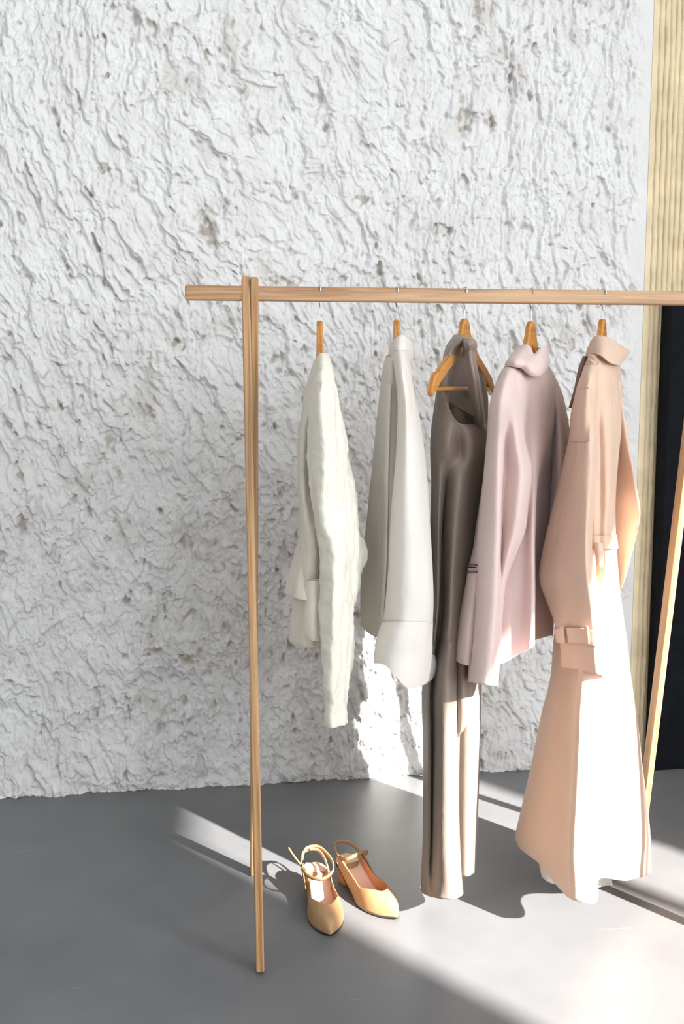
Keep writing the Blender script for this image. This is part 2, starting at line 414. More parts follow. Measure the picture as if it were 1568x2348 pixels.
def hanger(px, py, ang, label, th=.013):
    p = at(px, py, YR)
    t = empty('wooden_hanger', (p[0], YR, p[2]), math.radians(-90+0)-math.radians(ang))
    tag(t, label, 'hanger', 'wooden hangers on the rail')
    outl = [(u, z) for u, z in HT]+[(u, z) for u, z in HB]
    outl += [(-u, z) for u, z in HB[-2::-1]]+[(-u, z) for u, z in HT[:0:-1]]
    bm = bmesh.new(); vs = [bm.verts.new((u, -th/2, z)) for u, z in outl]
    f = bm.faces.new(vs); r = bmesh.ops.extrude_face_region(bm, geom=[f])
    for v in r['geom']:
        if isinstance(v, bmesh.types.BMVert): v.co.y += th
    bmesh.ops.recalc_face_normals(bm, faces=bm.faces)
    rim = [e for e in bm.edges if abs(abs(e.verts[0].co.y)-th/2) < 1e-6 and abs(e.verts[0].co.y-e.verts[1].co.y) < 1e-6]
    bmesh.ops.bevel(bm, geom=rim, offset=.0028, segments=2, affect='EDGES', profile=.5)
    bmesh.ops.triangulate(bm, faces=[f for f in bm.faces if len(f.verts) > 4])
    me = bpy.data.meshes.new('wooden_arms'); bm.to_mesh(me); bm.free()
    o = link('wooden_arms', me, MAT['hanger'], t, False)
    bar = tube_mesh('trouser_bar', [(u, 0, -.152) for u in np.linspace(-.185, .185, 12)], .0052, 10)
    link('trouser_bar', bar, MAT['hanger'], t)
    zr = RZ-p[2]                                        # rail centre above the head
    path = [(0, 0, -.012), (0, 0, zr-.028), (.003, 0, zr-.021), (.0165, 0, zr-.012), (.0168, 0, zr), (.0165, 0, zr+.013), (.011, 0, zr+.0178), (0, 0, zr+.0182), (-.011, 0, zr+.0178), (-.0160, 0, zr+.0135), (-.0166, 0, zr+.006)]
    hk = link('hook', tube_mesh('hook', smooth_path(path, 60), .0013, 8), MAT['steel'], t)
    hk.rotation_euler = (0, 0, math.radians(90)-t.rotation_euler.z)
    return t
hanger(733, 735, 5, 'wooden hanger seen edge-on holding the cream knitted cardigan')
hanger(909, 733, 6.6, 'wooden hanger seen edge-on holding the white linen shirt')
hanger(1065, 730, 33, 'wooden hanger with both bare arms showing, holding the taupe jumpsuit')
hanger(1217, 736, 34, 'wooden hanger whose notched head rises from the blush pink jacket collar')
hanger(1381, 731, 31, 'wooden hanger nearest the black board, holding the beige trench coat')

# ------------------------------------------------------------------ cloth
def cloth(name, rows, mat, parent, back=6., nu=72, nv=110, wr=(0, 0, 0), thick=.0016, seed=0, cap=True, open_=False, knit=0, pleat=(0, 0), deep=False):
    """rows: [(py, [(px, depth_cm[, dpy]), ...]), ...]: visible side from left to right; the far side is closed `back` cm behind."""
    R_ = []
    for py, pts in rows:
        R_.append([at(p[0], py+(p[2] if len(p) > 2 else 0), YR+p[1]/100) for p in pts])
    R_ = np.array(R_); nr, npt = R_.shape[:2]
    # far side
    if not open_:
        Lp, Rp = R_[:, 0], R_[:, -1]
        w = np.linalg.norm(Rp-Lp, axis=1); mid0 = (Lp[:, 2]+Rp[:, 2])/2
        vd = ((Lp+Rp)/2-CP); vd[:, 2] = 0; vd /= np.linalg.norm(vd, axis=1)[:, None]
        bk = np.minimum(back/100, np.maximum(w*1.0, .004))
        if deep: bk = back/100*(.5+.5*sstep(0, .08, mid0[0]-mid0))
        Bk = [Rp*(1-t)+Lp*t+vd*(bk*math.sin(math.pi*t)**.8)[:, None] for t in (.12, .35, .65, .88)]
        full = np.concatenate([R_, np.stack(Bk, 1)], 1)
    else: full = R_
    # parameter along the rows
    mid = full.mean(1); s = np.concatenate([[0], np.cumsum(np.maximum(np.linalg.norm(np.diff(mid, axis=0), axis=1), .002))])
    G = cubic(s, full, np.linspace(0, s[-1], nv))
    # around
    if open_:
        m = G.shape[1]; tt = np.linspace(0, 1, m); Pn = np.transpose(cubic(tt, np.transpose(G, (1, 0, 2)), np.linspace(0, 1, nu)), (1, 0, 2))
    else:
        ext = np.concatenate([G[:, -3:], G, G[:, :4]], 1); m = G.shape[1]
        tt = np.arange(-3, m+4)/m
        Pn = np.transpose(cubic(tt, np.transpose(ext, (1, 0, 2)), np.arange(nu)/nu), (1, 0, 2))
    # creases
    du = np.roll(Pn, -1, 1)-np.roll(Pn, 1, 1) if not open_ else np.gradient(Pn, axis=1)
    dv = np.gradient(Pn, axis=0); nn = np.cross(du, dv); nn /= np.linalg.norm(nn, axis=2)[..., None]+1e-9
    flip = (nn[nv//2, :nu//3]@(CP-mid[nr//2])).mean() < 0
    if flip: nn = -nn
    q = Pn
    env = sstep(0, .12, np.linspace(0, 1, nv))[:, None]
    if wr[0]:
        sx = q[..., 0]+.6*q[..., 1]
        hgt = noise(sx*wr[1], q[..., 2]*wr[2], seed)+.5*noise(sx*wr[1]*2.2+q[..., 2]*3, q[..., 2]*wr[2]*1.7, seed+3)
        Pn = Pn+nn*(wr[0]/1000*hgt*env)[..., None]
    if pleat[0]:
        u = np.linspace(0, 1, nu)[None]*2*math.pi*pleat[1]
        Pn = Pn+nn*(pleat[0]/1000*np.sin(u+seed)*np.linspace(0, 1, nv)[:, None])[..., None]
    if knit:
        sx = (q[..., 0]+.4*q[..., 1])
        cb = np.sin(sx*2*math.pi/.022+1.1*np.sin(q[..., 2]*2*math.pi/.055))*(.6+.4*np.sin(q[..., 2]*2*math.pi/.0275+sx*140))
        Pn = Pn+nn*(knit/1000*cb*env)[..., None]
    me = grid_mesh(name, Pn, not open_, flip=not flip)
    if cap and not open_:
        bm = bmesh.new(); bm.from_mesh(me); bm.verts.ensure_lookup_table()
        try:
            f = bm.faces.new([bm.verts[i] for i in (range(nu) if flip else range(nu-1, -1, -1))]); f.smooth = True
            bmesh.ops.triangulate(bm, faces=[f])
        except ValueError: pass
        bm.to_mesh(me); bm.free()
    o = link(name, me, mat)
    md = o.modifiers.new('thickness', 'SOLIDIFY'); md.thickness = thick; md.offset = -1
    wparent(o, parent)
    return o
def R(py, *xs): return (py, [xs[i] for i in range(len(xs))])

# --- cream cardigan
g = empty('knitted_cardigan', tuple(at(734, 735, YR)-np.array([0, 0, .9]))); tag(g, 'cream cable-knit cardigan hanging nearest the left legs of the rack', 'cardigan')
cloth('body', [
    R(822, (724, -1), (728, -4), (736, -5), (745, -4), (750, -1)),
    R(850, (715, 0), (719, -5), (735, -7), (748, -5), (755, 0)),
    R(900, (703, 0), (709, -6), (728, -9), (750, -6), (764, 0)),
    R(1000, (688, 1), (696, -6), (708, -4), (745, -8), (783, 1)),
    R(1100, (685, 2), (694, -7), (708, -5), (750, -7), (798, 1)),
    R(1240, (688, 2), (702, -8), (720, -10), (760, -6), (810, 1)),
    R(1370, (676, 2), (694, -7), (716, -9), (752, -6), (800, 2)),
    R(1440, (670, 2), (690, -8), (715, -9), (748, -6), (798, 2)),
    R(1480, (669, 2, -10), (690, -8, 2), (716, -9, 5), (748, -6, 5), (796, 2, -6))], MAT['knit'], g, 21, deep=True, wr=(5, 22, 7), seed=3, knit=1.5, nu=150, nv=180)
sl = cloth('sleeve', [
    R(810, (730, -4), (734, -9), (739, -10.5), (746, -9), (752, -4)),
    R(828, (726, -9), (732, -14), (740, -15.5), (749, -14), (757, -8)),
    R(850, (722, -13), (730, -18), (740, -19.5), (750, -18), (760, -12)),
    R(888, (714, -15), (724, -21), (738, -23.5), (753, -21), (766, -14)),
    R(1000, (708, -13), (722, -20), (742, -23), (765, -20), (788, -12)),
    R(1100, (712, -13), (725, -19), (745, -21.5), (775, -19), (806, -12)),
    R(1200, (722, -13), (730, -19), (752, -21.5), (785, -19), (820, -12)),
    R(1274, (738, -14), (743, -19), (762, -22), (795, -19), (838, -11)),
    R(1320, (736, -14), (742, -19), (765, -22), (795, -18.5), (826, -11.5)),
    R(1400, (734, -14), (741, -19), (762, -22), (790, -18.5), (809, -13)),
    R(1480, (736, -14), (743, -19), (763, -21), (788, -18.5), (807, -13.5)),
    R(1560, (742, -14), (747, -18), (762, -20), (784, -18), (798, -14)),
    R(1660, (746, -14.5, 2), (750, -17, 6), (762, -18.5, 9), (780, -17, 3), (792, -14.5, -3))], MAT['knit'], g, 5, wr=(7, 28, 8), seed=8, knit=1.9, nu=150, nv=300)
cloth('sleeve', [
    R(1120, (690, 5), (697, 1), (706, 0), (716, 2)),
    R(1213, (692, 5), (698, 0), (708, -1), (720, 2)),
    R(1260, (679, 5), (690, -2), (703, -3), (722, 2)),
    R(1300, (668, 5), (682, -4), (698, -6), (722, 0)),
    R(1343, (655, 5), (674, -6), (692, -9.5), (716, -10)),
    R(1366, (653, 5, -4), (672, -7, 3), (690, -11, 9), (702, -12, 10))], MAT['knit'], g, 3, wr=(2.5, 20, 7), seed=12, knit=.8)
cloth('front_panel', [
    R(1330, (702, -11), (712, -13), (724, -13.5), (738, -12)),
    R(1400, (699, -11), (711, -13.5), (724, -14), (740, -12)),
    R(1445, (699, -11), (711, -13.5), (724, -14), (740, -12)),
    R(1466, (705, -11, -8), (714, -13, 1), (724, -13.5, 3), (740, -12, 3))], MAT['knit'], g, 1.5, wr=(2, 20, 7), seed=15, knit=.6)

# --- white shirt
g = empty('linen_shirt', tuple(at(909, 735, YR)-np.array([0, 0, .85]))); tag(g, 'white linen shirt with a stand collar hanging between the cardigan and the taupe jumpsuit', 'shirt')
shirt_body = cloth('body', [
    R(815, (886, 2), (890, -4), (896, -6), (905, -7), (918, -6), (930, 0)),
    R(850, (878, 3), (886, -4), (896, -8), (905, -8), (922, -8), (936, 0)),
    R(900, (873, 4), (882, -4), (894, -9), (904, -9.5), (925, -8), (948, 0)),
    R(1000, (861, 5), (875, -4), (890.5, -9.5), (901, -10), (930, -8), (960, 0)),
    R(1100, (851, 5), (869, -4), (888, -9.5), (900, -10.5), (930, -8), (968, 0)),
    R(1202, (841, 5), (863, -4), (887, -9.5), (897, -10.5), (930, -8), (975, 0)),
    R(1302, (831, 5), (857, -4), (884, -9.5), (894, -10.5), (930, -8), (980, 0)),
    R(1400, (827, 5), (853, -4), (878, -9.5), (888, -10.5), (925, -8), (980, 0)),
    R(1440, (829, 5, -10), (846, -3, 12), (868, -9, 24), (885, -10, 26), (920, -8, 26), (975, 0, 10))], MAT['linen'], g, 20, deep=True, wr=(2.5, 14, 3.5), seed=21)
cloth('placket', [
    R(880, (889, -8.6), (894, -10.2), (897.5, -10.6)), R(1000, (884, -8.8), (890, -10.5), (894, -11)), R(1100, (882, -8.8), (887, -10.5), (891, -11)),
    R(1202, (880, -8.6), (886, -10.5), (890, -11)), R(1302, (877, -8.6), (883, -10.5), (887, -11)), R(1400, (871, -8.6), (877, -10.5), (881, -11)), R(1450, (862, -8, 10), (870, -10, 12), (876, -10.6, 14))],
    MAT['linen'], shirt_body, 0, nu=18, open_=True, seed=2, thick=.0025)
s2 = cloth('sleeve', [
    R(803, (903, -6), (909, -12), (917, -13.5), (925, -12.5), (931, -9), (936, -3)),
    R(828, (904, -11), (910, -16), (919, -18), (928, -17), (934, -13), (939, -6)),
    R(860, (907, -15), (913, -20), (922, -22), (931, -21), (938, -17), (943, -10)),
    R(896, (911, -15), (917, -21), (928, -23.5), (938, -22), (945, -18), (950, -12)),
    R(1000, (911, -14), (918, -19), (930, -22), (946, -21), (958, -18), (966, -12)),
    R(1100, (904, -14), (914, -19), (930, -22), (950, -21), (967, -18), (976, -12)),
    R(1202, (896, -14), (908, -19), (930, -22), (956, -21), (975, -18), (985, -12)),
    R(1302, (891, -14), (906, -19), (930, -21.5), (958, -21), (982, -18), (992, -12)),
    R(1378, (884, -14), (902, -19), (928, -21.5), (958, -21), (983, -18), (993, -12)),
    R(1430, (877, -14), (898, -19), (925, -21.5), (955, -20.5), (980, -18), (991, -13))], MAT['linen'], g, 6, wr=(3.5, 12, 3), seed=25, nv=140)
cloth('cuff', [
    R(1424, (878, -14.2), (898, -19.3), (925, -21.8), (955, -20.8), (980, -18.3), (991, -13.2)),
    R(1468, (865, -15), (888, -20), (915, -22), (948, -21), (976, -18.5), (989, -13.5)),
    R(1505, (859, -15), (884, -20), (911, -21.5), (945, -20.5), (974, -18), (988, -13.5)),
    R(1550, (859, -15, -29), (884, -20, -25), (908, -21.5, 2), (930, -21, 26), (955, -19, 25), (982, -14, 8))], MAT['linen'], s2, 6, wr=(3, 14, 5), seed=28)
cloth('shirt_tail', [
    R(1440, (930, -4), (950, -8), (972, -9), (987, -4)),
    R(1490, (930, -4), (950, -9), (974, -10), (990, -5)),
    R(1510, (930, -4), (952, -9), (978, -10.5), (998, -6)),
    R(1534, (930, -4), (952, -9), (980, -10.5), (1002, -6)),
    R(1556, (930, -4, 6), (952, -9, 18), (974, -10.5, 13), (995, -6, -4))], MAT['linen'], g, 2, wr=(1.5, 14, 5), seed=30)
cloth('collar', [
    R(775, (898, 1, 12), (903, -4, 6), (912, -6, -3), (924, -6, -6), (937, -4, 4), (946, 1, 17)),
    R(800, (893, 2, 6), (899, -5, 2), (911, -8.5, -2), (926, -8.5, -2), (941, -5, 2), (950, 1, 6)),
    R(826, (889, 3), (897, -6, 2), (911, -10, 4), (928, -10, 2), (941, -6, -4), (950, 2, -10))], MAT['linen'], g, 6, wr=(1, 20, 10), seed=31, cap=False, nv=30)

# --- taupe jumpsuit
g = empty('satin_jumpsuit', tuple(at(1065, 735, YR)-np.array([0, 0, 1.25]))); tag(g, 'dark taupe satin jumpsuit with wide trousers and a knotted neck', 'jumpsuit')
cloth('bodice', [
    R(900, (1001, 1, 2), (1018, -6, 6), (1030, -9, 36), (1048, -10, 66), (1074, -9, 74), (1108, -2, 68)),
    R(985, (990, 3), (1006, -6), (1026, -9.5, 4), (1052, -9, 8), (1080, -10, 8), (1118, -2, 4)),
    R(1023, (988, 4), (1003, -6), (1026, -10), (1054, -7.5), (1082, -10, 0), (1118, -2)),
    R(1100, (990, 4), (1006, -7), (1024, -5), (1052, -10), (1080, -6.5), (1118, 0)),
    R(1200, (988, 4), (1004, -7.5), (1016, -3), (1042, -10), (1070, -6), (1116, 0)),
    R(1300, (989, 4), (1003, -7.5), (1014, -3), (1036, -10), (1064, -6), (1114, 0)),
    R(1400, (989, 4), (1001, -7.5), (1012, -3), (1032, -10.5), (1060, -6), (1110, 0)),
    R(1480, (982, 4), (994, -7.2), (1004, -3), (1025, -10.8), (1056, -7.5), (1106, 0)),
    R(1540, (982, 5), (994, -2), (1004, 0), (1025, -4), (1056, -2), (1100, 3))], MAT['taupe'], g, 7, wr=(2.5, 16, 2.5), seed=41, cap=False, nv=150)
cloth('back_bodice', [
    R(788, (1046, 5), (1056, 3), (1072, 3), (1088, 6)),
    R(840, (1030, 9), (1048, 6), (1080, 6), (1102, 10)),
    R(900, (1012, 10), (1040, 7), (1085, 7), (1114, 11)),
    R(1000, (998, 10), (1030, 6), (1085, 6), (1116, 10))], MAT['taupe'], g, 2, wr=(2.5, 24, 4), seed=43)
cloth('strap', [
    R(768, (1042, 0), (1050, -3), (1058, -3), (1066, -1)),
    R(784, (1031, -3), (1042, -7), (1056, -7.5), (1067, -4)),
    R(800, (1022, -5), (1032, -8), (1042, -8), (1052, -6)),
    R(850, (1011, -5), (1016, -8), (1022, -8), (1028, -6)),
    R(895, (1002, -2), (1009, -5.6), (1018, -6.6), (1027, -5)),
    R(960, (994, 3), (1004, -3), (1018, -5), (1030, -4))], MAT['taupe'], g, 2, wr=(1.5, 24, 8), seed=45, nu=48)
cloth('strap', [
    R(784, (1064, -6), (1070, -10), (1077, -11), (1083, -7)),
    R(820, (1064, -6), (1072, -10), (1081, -11), (1089, -7)),
    R(880, (1072, -6), (1082, -10), (1092, -11), (1100, -7)),
    R(940, (1086, -6), (1094, -9), (1101, -10), (1108, -7)),
    R(995, (1090, -2), (1098, -4), (1105, -4), (1114, -1))], MAT['taupe'], g, 2, wr=(1.5, 30, 6), seed=47, nu=48)
cloth('knot', [
    R(776, (1062, -6), (1069, -8), (1076, -8), (1082, -6)),
    R(788, (1060, -7), (1069, -12), (1080, -12.5), (1091, -8)),
    R(802, (1063, -7), (1071, -11), (1080, -11), (1089, -8))], MAT['taupe'], g, 3, wr=(2.5, 60, 50), seed=49, nu=40, nv=30)
cloth('trouser_leg', [
    R(1400, (992, 4), (1002, -4), (1013, 0), (1032, -7), (1050, -6), (1066, 0)),
    R(1470, (983, 4), (994, -6.6), (1004, -2.8), (1025, -10.2), (1044, -9.6), (1062, -4)),
    R(1570, (970, 4), (983, -7), (990, -4.5), (1010, -11.5), (1034, -12), (1052, -7)),
    R(1682, (970, 4), (983, -7), (991, -5), (1010, -12), (1034, -13), (1052, -7.5)),
    R(1810, (971, 4), (983, -7), (990, -5), (1009, -12), (1034, -13), (1051, -7.5)),
    R(1930, (971, 4), (982, -7), (989, -6), (1009, -12), (1034, -13), (1052, -7.5)),
    R(2010, (967, 3), (979, -7), (990, -8), (1010, -12.5), (1036, -13.5), (1056, -7.5)),
    R(2050, (966, 2, -8), (979, -7, 3), (996, -11, 8), (1016, -13, 11), (1042, -13, 11), (1060, -7.5, -1))], MAT['taupe'], g, 8, wr=(2, 14, 2.5), seed=51, nv=170)
cloth('trouser_leg', [
    R(1420, (1034, 2), (1050, -1), (1075, -2), (1095, 0), (1107, 4)),
    R(1560, (1036, 2), (1050, -4), (1075, -6.5), (1093, -4), (1103, 3)),
    R(1746, (1036, 2), (1050, -4), (1073, -6.5), (1089, -4), (1098, 3)),
    R(1900, (1036, 2), (1050, -4), (1071, -6.5), (1085, -4), (1093, 3)),
    R(1981, (1036, 2), (1050, -4, 8), (1070, -6.5, 18), (1083, -4, 14), (1090, 3, 3)),
    R(1996, (1036, 2), (1050, -4, 10), (1070, -6.5, 13), (1083, -4, 7), (1089, 3, -3))], MAT['taupe'], g, 5, wr=(1.5, 14, 2.5), seed=53)
cloth('sash', [
    R(1470, (1050, -9), (1062, -10.2), (1074, -8)), R(1560, (1051, -9.6), (1063, -10.4), (1075, -8.4)), R(1600, (1051, -10), (1063, -10.8), (1075, -8.6)),
    R(1642, (1052, -10), (1064, -10.8), (1077, -8.6)), R(1690, (1052, -10), (1058, -10.6, -12), (1064, -10, -24))], MAT['taupe'], g, 0, nu=16, nv=50, open_=True, seed=54, thick=.003)

# --- blush jacket
g = empty('blush_jacket', tuple(at(1217, 735, YR)-np.array([0, 0, .85]))); tag(g, 'blush pink wool jacket with flared sleeves and a rounded collar', 'jacket')
cloth('body', [
    R(818, (1178, -8), (1188, -11), (1200, -11), (1216, -8), (1234, -4), (1246, 1), (1254, 8)),
    R(834, (1165, -11), (1183, -12), (1198, -12), (1216, -9), (1234, -5), (1247, 0), (1256, 8)),
    R(862, (1150, -12), (1168, -18), (1190, -17), (1215, -12), (1240, -7), (1258, -1), (1271, 10)),
    R(900, (1138, -13), (1160, -19), (1188, -18), (1213, -12), (1238, -8), (1264, -1), (1286, 13)),
    R(1000, (1134, -8), (1155, -15), (1188, -15), (1213, -10), (1236, -8), (1258, -2), (1280, 11)),
    R(1100, (1126, -5), (1155, -12), (1188, -13), (1215, -12), (1229, -11), (1237, -1), (1280, 9)),
    R(1225, (1112, -2), (1145, -9), (1175, -11), (1207, -12), (1223, -14), (1229, -2), (1276, 8)),
    R(1379, (1090, -2), (1125, -8), (1165, -11), (1200, -12), (1223, -15), (1228, -2), (1272, 7)),
    R(1485, (1080, -2, 40), (1115, -8, 44), (1152, -11, 36), (1190, -12, 15), (1221, -15, -2), (1226, -2, -18), (1268, 7, -30))], MAT['pink'], g, 11, deep=True, wr=(2.0, 12, 2.5), seed=61, nv=150, nu=100)
cloth('sleeve', [
    R(838, (1161, -11), (1166, -13.5), (1173, -14.5), (1181, -14), (1187, -12), (1192, -8)),
    R(854, (1149, -14), (1157, -17.5), (1166, -19), (1177, -18), (1186, -14.5), (1192, -9)),
    R(876, (1139, -15), (1148, -20.5), (1159, -22.5), (1174, -21), (1187, -17), (1195, -11)),
    R(908, (1128, -15), (1138, -21.5), (1150, -24), (1168, -23), (1185, -19), (1198, -13)),
    R(1011, (1117, -12), (1130, -19), (1146, -21), (1160, -17.5), (1185, -20), (1203, -14)),
    R(1080, (1111, -12), (1128, -19), (1144, -21), (1158, -16), (1195, -20), (1221, -13)),
    R(1151, (1104, -12), (1124, -19), (1143, -21), (1152, -16), (1190, -20), (1211, -13)),
    R(1218, (1097, -12), (1118, -19), (1142, -21.5), (1150, -15.5), (1180, -19), (1203, -13)),
    R(1270, (1094, -12), (1113, -19), (1140, -21.5), (1148, -15.5), (1165, -18), (1182, -13)),
    R(1330, (1092, -12), (1109, -19), (1138, -21.5), (1147, -16.5), (1154, -16), (1160, -12)),
    R(1400, (1088, -12), (1105, -19), (1134, -21.5), (1144, -17), (1149, -15), (1151, -12)),
    R(1455, (1083, -12), (1101, -19), (1130, -21.5), (1141, -17), (1145, -15), (1147, -12)),
    R(1519, (1076, -12), (1094, -19), (1124, -21.5), (1137, -17), (1141, -15), (1143, -12)),
    R(1566, (1073, -12, -4), (1090, -19, 1), (1120, -21.5, 5), (1133, -17, 6), (1138, -15, 6), (1140, -12, 5))], MAT['pink'], g, 7, wr=(1.2, 10, 2.5), seed=63, nv=190, nu=110)
fl_ = cloth('sleeve_flare', [
    R(1302, (1074, -7), (1082, -11), (1092, -13), (1104, -12)),
    R(1312, (1073, -7), (1081, -11), (1092, -13), (1104, -12)),
    R(1379, (1062, -7), (1073, -11.5), (1086, -13.5), (1100, -12)),
    R(1430, (1052, -7), (1066, -12), (1080, -14), (1098, -12)),
    R(1488, (1042, -7), (1057, -12), (1075, -14.5), (1094, -12)),
    R(1518, (1039, -7, -8), (1054, -12, 2), (1072, -14.5, 8), (1090, -12, 10))], MAT['pink'], g, 5, wr=(1, 16, 3), seed=65, cap=False)
cloth('undersleeve', [
    R(1100, (1109, -6), (1116, -9), (1124, -10), (1134, -9)),
    R(1200, (1094, -6), (1103, -10), (1113, -12), (1126, -11)),
    R(1271, (1083, -6), (1091, -10.5), (1101, -12.5), (1114, -11.5)),
    R(1300, (1075, -6.5), (1083, -10.5), (1093, -12.5), (1105, -11.5))], MAT['pink'], g, 4, wr=(1, 16, 3), seed=66)
for py, x0 in ((1293, 1076), (1309, 1073)):
    cloth('piping', [R(py, (x0, -7.3), (x0+8, -12), (x0+18, -14), (x0+30, -13)), R(py+4, (x0-1, -7.3), (x0+7.5, -12), (x0+18, -14), (x0+30, -13))],
          MAT['pinkline'], fl_, 3, nv=4, nu=30, cap=False)
cloth('sleeve', [
    R(862, (1256, 11), (1262, 7), (1267, 8), (1270, 12)),
    R(896, (1262, 10), (1270, 5), (1279, 6), (1285, 12)),
    R(934, (1264, 8), (1274, 2), (1286, 3), (1295, 10)),
    R(980, (1266, 7), (1278, 0), (1293, 1), (1304, 8)),
    R(1060, (1268, 3), (1280, -3), (1298, -2), (1312, 4)),
    R(1200, (1262, 3), (1276, -3), (1296, -2), (1310, 4)),
    R(1350, (1258, 3), (1268, -3), (1282, -2), (1300, 4))], MAT['pink'], g, 5, wr=(3, 18, 5), seed=68)
cl = cloth('collar', [
    R(793, (1191, -1, 2), (1203, -5), (1213, -7, 2), (1223, -10, 22), (1234, -9, 12), (1243, -6, 2), (1250, 0, 3)),
    R(812, (1175, -8, 2), (1190, -12.5), (1206, -13, 2), (1222, -14.5, 10), (1238, -12, 4), (1249, -7, 0), (1255, 0, 2)),
    R(838, (1161, -13, -4), (1179, -17.5, -3), (1199, -17, 2), (1217, -17.5, 17), (1236, -15, 19), (1250, -8, 9), (1257, -1, -6)),
    R(840, (1159, -12.5, -2), (1178, -17, -1), (1198, -16.4, 4), (1216, -16.8, 19), (1236, -14.3, 21), (1249, -7.5, 9), (1256, -1, -3))], MAT['pink'], g, 7, seed=70, cap=False, nv=40, thick=.003)

# --- trench coat
g = empty('trench_coat', tuple(at(1380, 735, YR)-np.array([0, 0, 1.27]))); tag(g, 'long beige trench coat with strapped cuffs hanging nearest the black board', 'coat')
cloth('body', [
    R(806, (1357, -7), (1363, -10.5), (1372, -12), (1386, -11.5), (1398, -9.5), (1406, -6), (1411, 0), (1414, 7)),
    R(826, (1347, -8), (1356, -13), (1370, -14), (1386, -13), (1398, -11), (1408, -7), (1414, -1), (1418, 7)),
    R(883, (1334, -10), (1350, -16), (1366, -18), (1384, -17), (1398, -14), (1410, -9), (1418, -1), (1424, 8)),
    R(947, (1326, -6), (1348, -12), (1364, -16.5), (1376, -17), (1389, -16.8), (1404, -14), (1416, -9), (1424, 0)),
    R(1049, (1322, -4), (1346, -11), (1362, -15.5), (1376, -15.2), (1390, -16), (1402, -14), (1412, -9), (1416, -2)),
    R(1150, (1316, -4), (1340, -11), (1360, -15.5), (1376, -15), (1390, -16), (1400, -14), (1408, -9), (1411, -2)),
    R(1228, (1312, -4), (1338, -11), (1358, -15), (1374, -15), (1388, -15.5), (1400, -13), (1407, -9), (1410, -2)),
    R(1300, (1304, -2), (1328, -9), (1352, -14), (1372, -13), (1388, -15), (1400, -13), (1409, -9), (1414, -1)),
    R(1400, (1284, 2), (1308, -6), (1336, -13), (1356, -18), (1376, -17.5), (1392, -14), (1412, -9), (1426, 0)),
    R(1470, (1271, 4), (1296, -5), (1325, -13), (1340, -19), (1372, -18.5), (1386, -14), (1415, -9), (1437, 1)),
    R(1552, (1263, 5), (1285, -5), (1318, -12), (1334, -20), (1371, -19.5), (1382, -14), (1420, -9), (1447, 2)),
    R(1640, (1240, 6), (1270, -4), (1308, -11.5), (1326, -21), (1370, -20.5), (1378, -14), (1426, -9), (1462, 2)),
    R(1768, (1215, 6), (1255, -4), (1302, -12), (1320, -22), (1369, -21.5), (1375, -14), (1432, -10), (1474, 2)),
    R(1853, (1198, 6), (1245, -4), (1298, -12.5), (1316, -22), (1368, -22), (1373, -14), (1436, -10), (1484, 2)),
    R(1925, (1184, 6, -10), (1238, -4, 8), (1292, -12.5, 20), (1312, -22, 25), (1367, -22, 25), (1372, -14, 6), (1440, -10, 6), (1490, 2, -6)),
    R(1990, (1189, 6, -52), (1240, -4, -6), (1288, -12.5, 52), (1316, -22, 74), (1366, -22, 78), (1371, -14, 26), (1438, -10, 28), (1491, 2, 8))], MAT['trench'], g, 13, deep=True, wr=(3.2, 16, 3.4), seed=81, nv=260, nu=150)
slv = cloth('sleeve', [
    R(836, (1342, -10), (1348, -15), (1355, -17), (1364, -16.5), (1374, -14), (1381, -8)),
    R(866, (1332, -14), (1341, -20), (1350, -22), (1361, -21), (1372, -17), (1381, -11)),
    R(896, (1324, -15), (1334, -21), (1345, -23.5), (1356, -22.5), (1367, -19), (1377, -13)),
    R(950, (1312, -12), (1324, -19), (1340, -22.5), (1354, -22), (1366, -18), (1376, -12)),
    R(1011, (1304, -9), (1315, -15), (1332, -20), (1350, -23), (1362, -21), (1373, -13)),
    R(1100, (1285, -8), (1301, -13.5), (1322, -19), (1344, -23), (1357, -21.5), (1367, -13)),
    R(1182, (1264, -8), (1285, -13), (1314, -18.5), (1338, -23), (1350, -22.5), (1361, -14)),
    R(1259, (1250, -8), (1275, -13), (1308, -18.5), (1335, -23), (1346, -23), (1353, -15)),
    R(1331, (1239, -9), (1268, -13.5), (1306, -19), (1338, -23.5), (1350, -23.5), (1357, -16)),
    R(1392, (1259, -10), (1282, -14), (1316, -19), (1348, -23.5), (1362, -23.5), (1370, -17)),
    R(1440, (1275, -12), (1291, -15), (1320, -19.5), (1350, -23.5), (1365, -24), (1374, -18)),
    R(1478, (1284, -12), (1298, -15), (1324, -19.5), (1353, -23.5), (1368, -24), (1376, -18)),
    R(1535, (1289, -12, -6), (1304, -15, -2), (1330, -19.5, 3), (1356, -23.5, 8), (1376, -24.5, 12), (1391, -18, 14))], MAT['trench'], g, 8, wr=(3.5, 24, 5), seed=84, nv=220, nu=110)
cloth('sleeve', [
    R(870, (1402, 4), (1408, 2), (1414, 1), (1420, 1)),
    R(959, (1402, 8), (1412, 4), (1421, 1), (1430, 0)),
    R(1023, (1402, 9), (1414, 4), (1427, 1), (1440, -1)),
    R(1074, (1402, 9), (1415, 4), (1432, 1), (1450, -2)),
    R(1126, (1402, 10), (1416, 6), (1437, 1.5), (1458, -2)),
    R(1180, (1402, 11), (1418, 8), (1444, 3), (1466, -1.5)),
    R(1225, (1402, 11), (1418, 8), (1440, 4), (1459, 0)),
    R(1282, (1402, 11), (1416, 8), (1430, 5), (1444, 1)),
    R(1317, (1402, 11), (1414, 8), (1425, 5), (1435, 2)),
    R(1352, (1402, 11), (1410, 8), (1417, 6), (1423, 4))], MAT['trench'], g, 5, wr=(2.6, 22, 7), seed=86)
